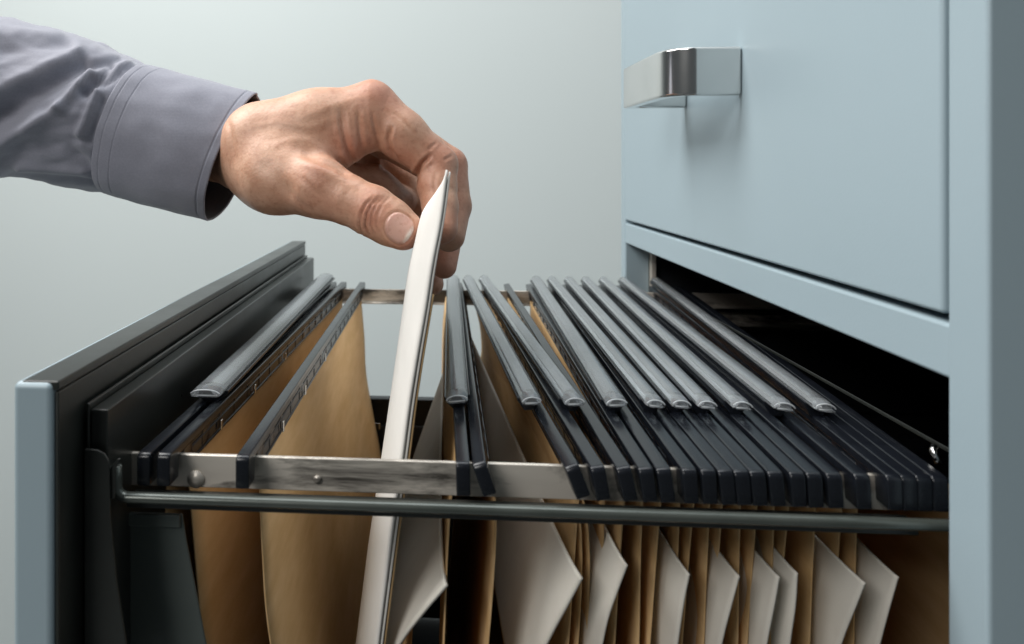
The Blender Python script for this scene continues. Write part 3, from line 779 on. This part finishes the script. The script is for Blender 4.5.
def frame(s):
    T = (axis(min(1, s+.01))-axis(max(0, s-.01))).normalized()
    Bv = Vector((0, 1, 0)); Nn = T.cross(Bv)
    if Nn.z < 0: Nn = -Nn
    Nn.normalize(); Bv = (Bv-T*Bv.dot(T)).normalized(); return T, Nn, Bv
def sleeve_r(s):
    return curve([(0, .048), (.365, .0458), (.527, .0442), (.649, .0416), (.71, .0388), (.738, .0370), (.755, .0352), (.766, .0322), (.85, .031), (1, .031)], s)
def sleeve_pt(u, v):
    s = u*.86; ph = 2*math.pi*v; sl = s-(.045+.004*math.cos(ph)-.007*math.sin(ph))*max(0, min(1, (s-.40)/.25))
    T, Nn, Bv = frame(s); c_ = axis(s); r_ = sleeve_r(sl)
    n_ = Nn*math.cos(ph)+Bv*math.sin(ph)*-1.0
    p_ = c_+n_*r_
    d = 0
    fr = max(0, min(1, .35+math.sin(ph)*1.3))   # folds are pressed on the front half, others behind
    px, py = proj(p_)
    for a, b, wa, wb, ha, hb in FOLDS:
        dd, t = segd(px, py, a, b); w = lerp(wa, wb, t); d += lerp(ha, hb, t)/1000*1.35*math.exp(-(dd/w)**2)*fr
    q = Vector((px*.012, py*.03, ph*.3)); d += .0011*noise.noise(q*2.2)+.0005*noise.noise(q*6)
    back = 1-fr; d += back*.003*math.sin(ph*7+s*9)*math.sin(s*5)
    d *= max(0, min(1, (.765-sl)/.02))
    return p_+n_*d
bm = bmesh.new()
vs = [[bm.verts.new(sleeve_pt(i/200, j/220)) for j in range(220)] for i in range(201)]
for i in range(200):
    for j in range(220): bm.faces.new((vs[i][j], vs[i+1][j], vs[i+1][(j+1) % 220], vs[i][(j+1) % 220]))
slv = fin(bm, 'shirt_sleeve', M['shirt'], hand)
def cuff_r(k): return lerp(.0366, .0362, k) + .0012*math.exp(-(k/.05)**2)*0
def cuff_pt(k, v, dr_=0.0, slant=1):
    ph = 2*math.pi*v
    s = .800+.200*k; T, Nn, Bv = frame(min(s, 1)); c_ = axis(min(1, s))
    n_ = Nn*math.cos(ph)*1.0-Bv*math.sin(ph)*.98
    r_ = cuff_r(k)+dr_
    # seam slants with the gather; opening leans
    lean = lerp(.001, .003, k)*math.cos(ph) + lerp(-.002, .0, k)*math.sin(ph)
    r_ += .0008*math.sin(ph*3+k*2)+.0016*noise.noise(Vector((ph*1.3, k*2.5, 1)))+.0005*noise.noise(Vector((ph*4, k*5, 4)))
    return c_+n_*r_+T*lean
bm = bmesh.new(); NK = 150; NP = 160
def ringk(k, dr_): return [bm.verts.new(cuff_pt(k, j/NP, dr_)) for j in range(NP)]
rings = [ringk(.03, -.0085), ringk(-.002, -.0040), ringk(-.005, -.0008), ringk(.0, .0002)]
for i in range(NK+1):
    k = i/NK; dr_ = .0006
    
    if .930 < k <= .940: dr_ = .0002
    if .150 < k < .157 or .05 < k < .057: dr_ = .0002
    rings.append(ringk(.008+.992*k, dr_))
outer = len(rings)-1
for k, dr_ in ((1.003, .0003), (1.003, -.0002), (1.0, -.0006)):
    rings.append([bm.verts.new(cuff_pt(min(k, 1), j/NP, dr_)+frame(.99)[0]*(.0006 if k > 1 else 0)) for j in range(NP)])
for k in (.9, .7, .5, .3): rings.append(ringk(k, -.0008))
for ri, (A, B) in enumerate(zip(rings, rings[1:])):
    for j in range(NP):
        f = bm.faces.new((A[j], A[(j+1) % NP], B[(j+1) % NP], B[j]))
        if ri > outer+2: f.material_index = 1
cf = fin(bm, 'shirt_cuff', [M['shirt'], M['cuff_shade']], slv)
# ------------------------------------------------------------------ light
w = bpy.data.worlds.new('World'); sc.world = w; w.use_nodes = True
w.node_tree.nodes['Background'].inputs[0].default_value = (.86,.95,1,1)
w.node_tree.nodes['Background'].inputs[1].default_value = .085
def area(name, loc, tgt, sx, sy, en, col=(1,1,1)):
    l = bpy.data.lights.new(name, 'AREA'); l.shape = 'RECTANGLE'; l.size = sx; l.size_y = sy; l.energy = en; l.color = col
    o = bpy.data.objects.new(name, l); C.objects.link(o); o.location = loc
    o.rotation_euler = (Vector(tgt)-Vector(loc)).to_track_quat('-Z', 'Y').to_euler(); return o
area('softbox_key', (-.95, .30, 1.15), (.05, .2, -.05), .8, .9, 30, (1,.985,.96))
area('softbox_top', (.1, .30, 1.60), (.1, .35, -.1), 1.5, .9, 20, (.93,.97,1))
area('softbox_front', (-.75, -.95, .75), (.05, .05, -.1), .7, .5, 12, (1,.98,.95))
sc.view_settings.view_transform = 'Standard'; sc.view_settings.look = 'None'; sc.view_settings.exposure = 0; sc.view_settings.gamma = 1
sc.cycles.max_bounces = 10; sc.cycles.transparent_max_bounces = 8
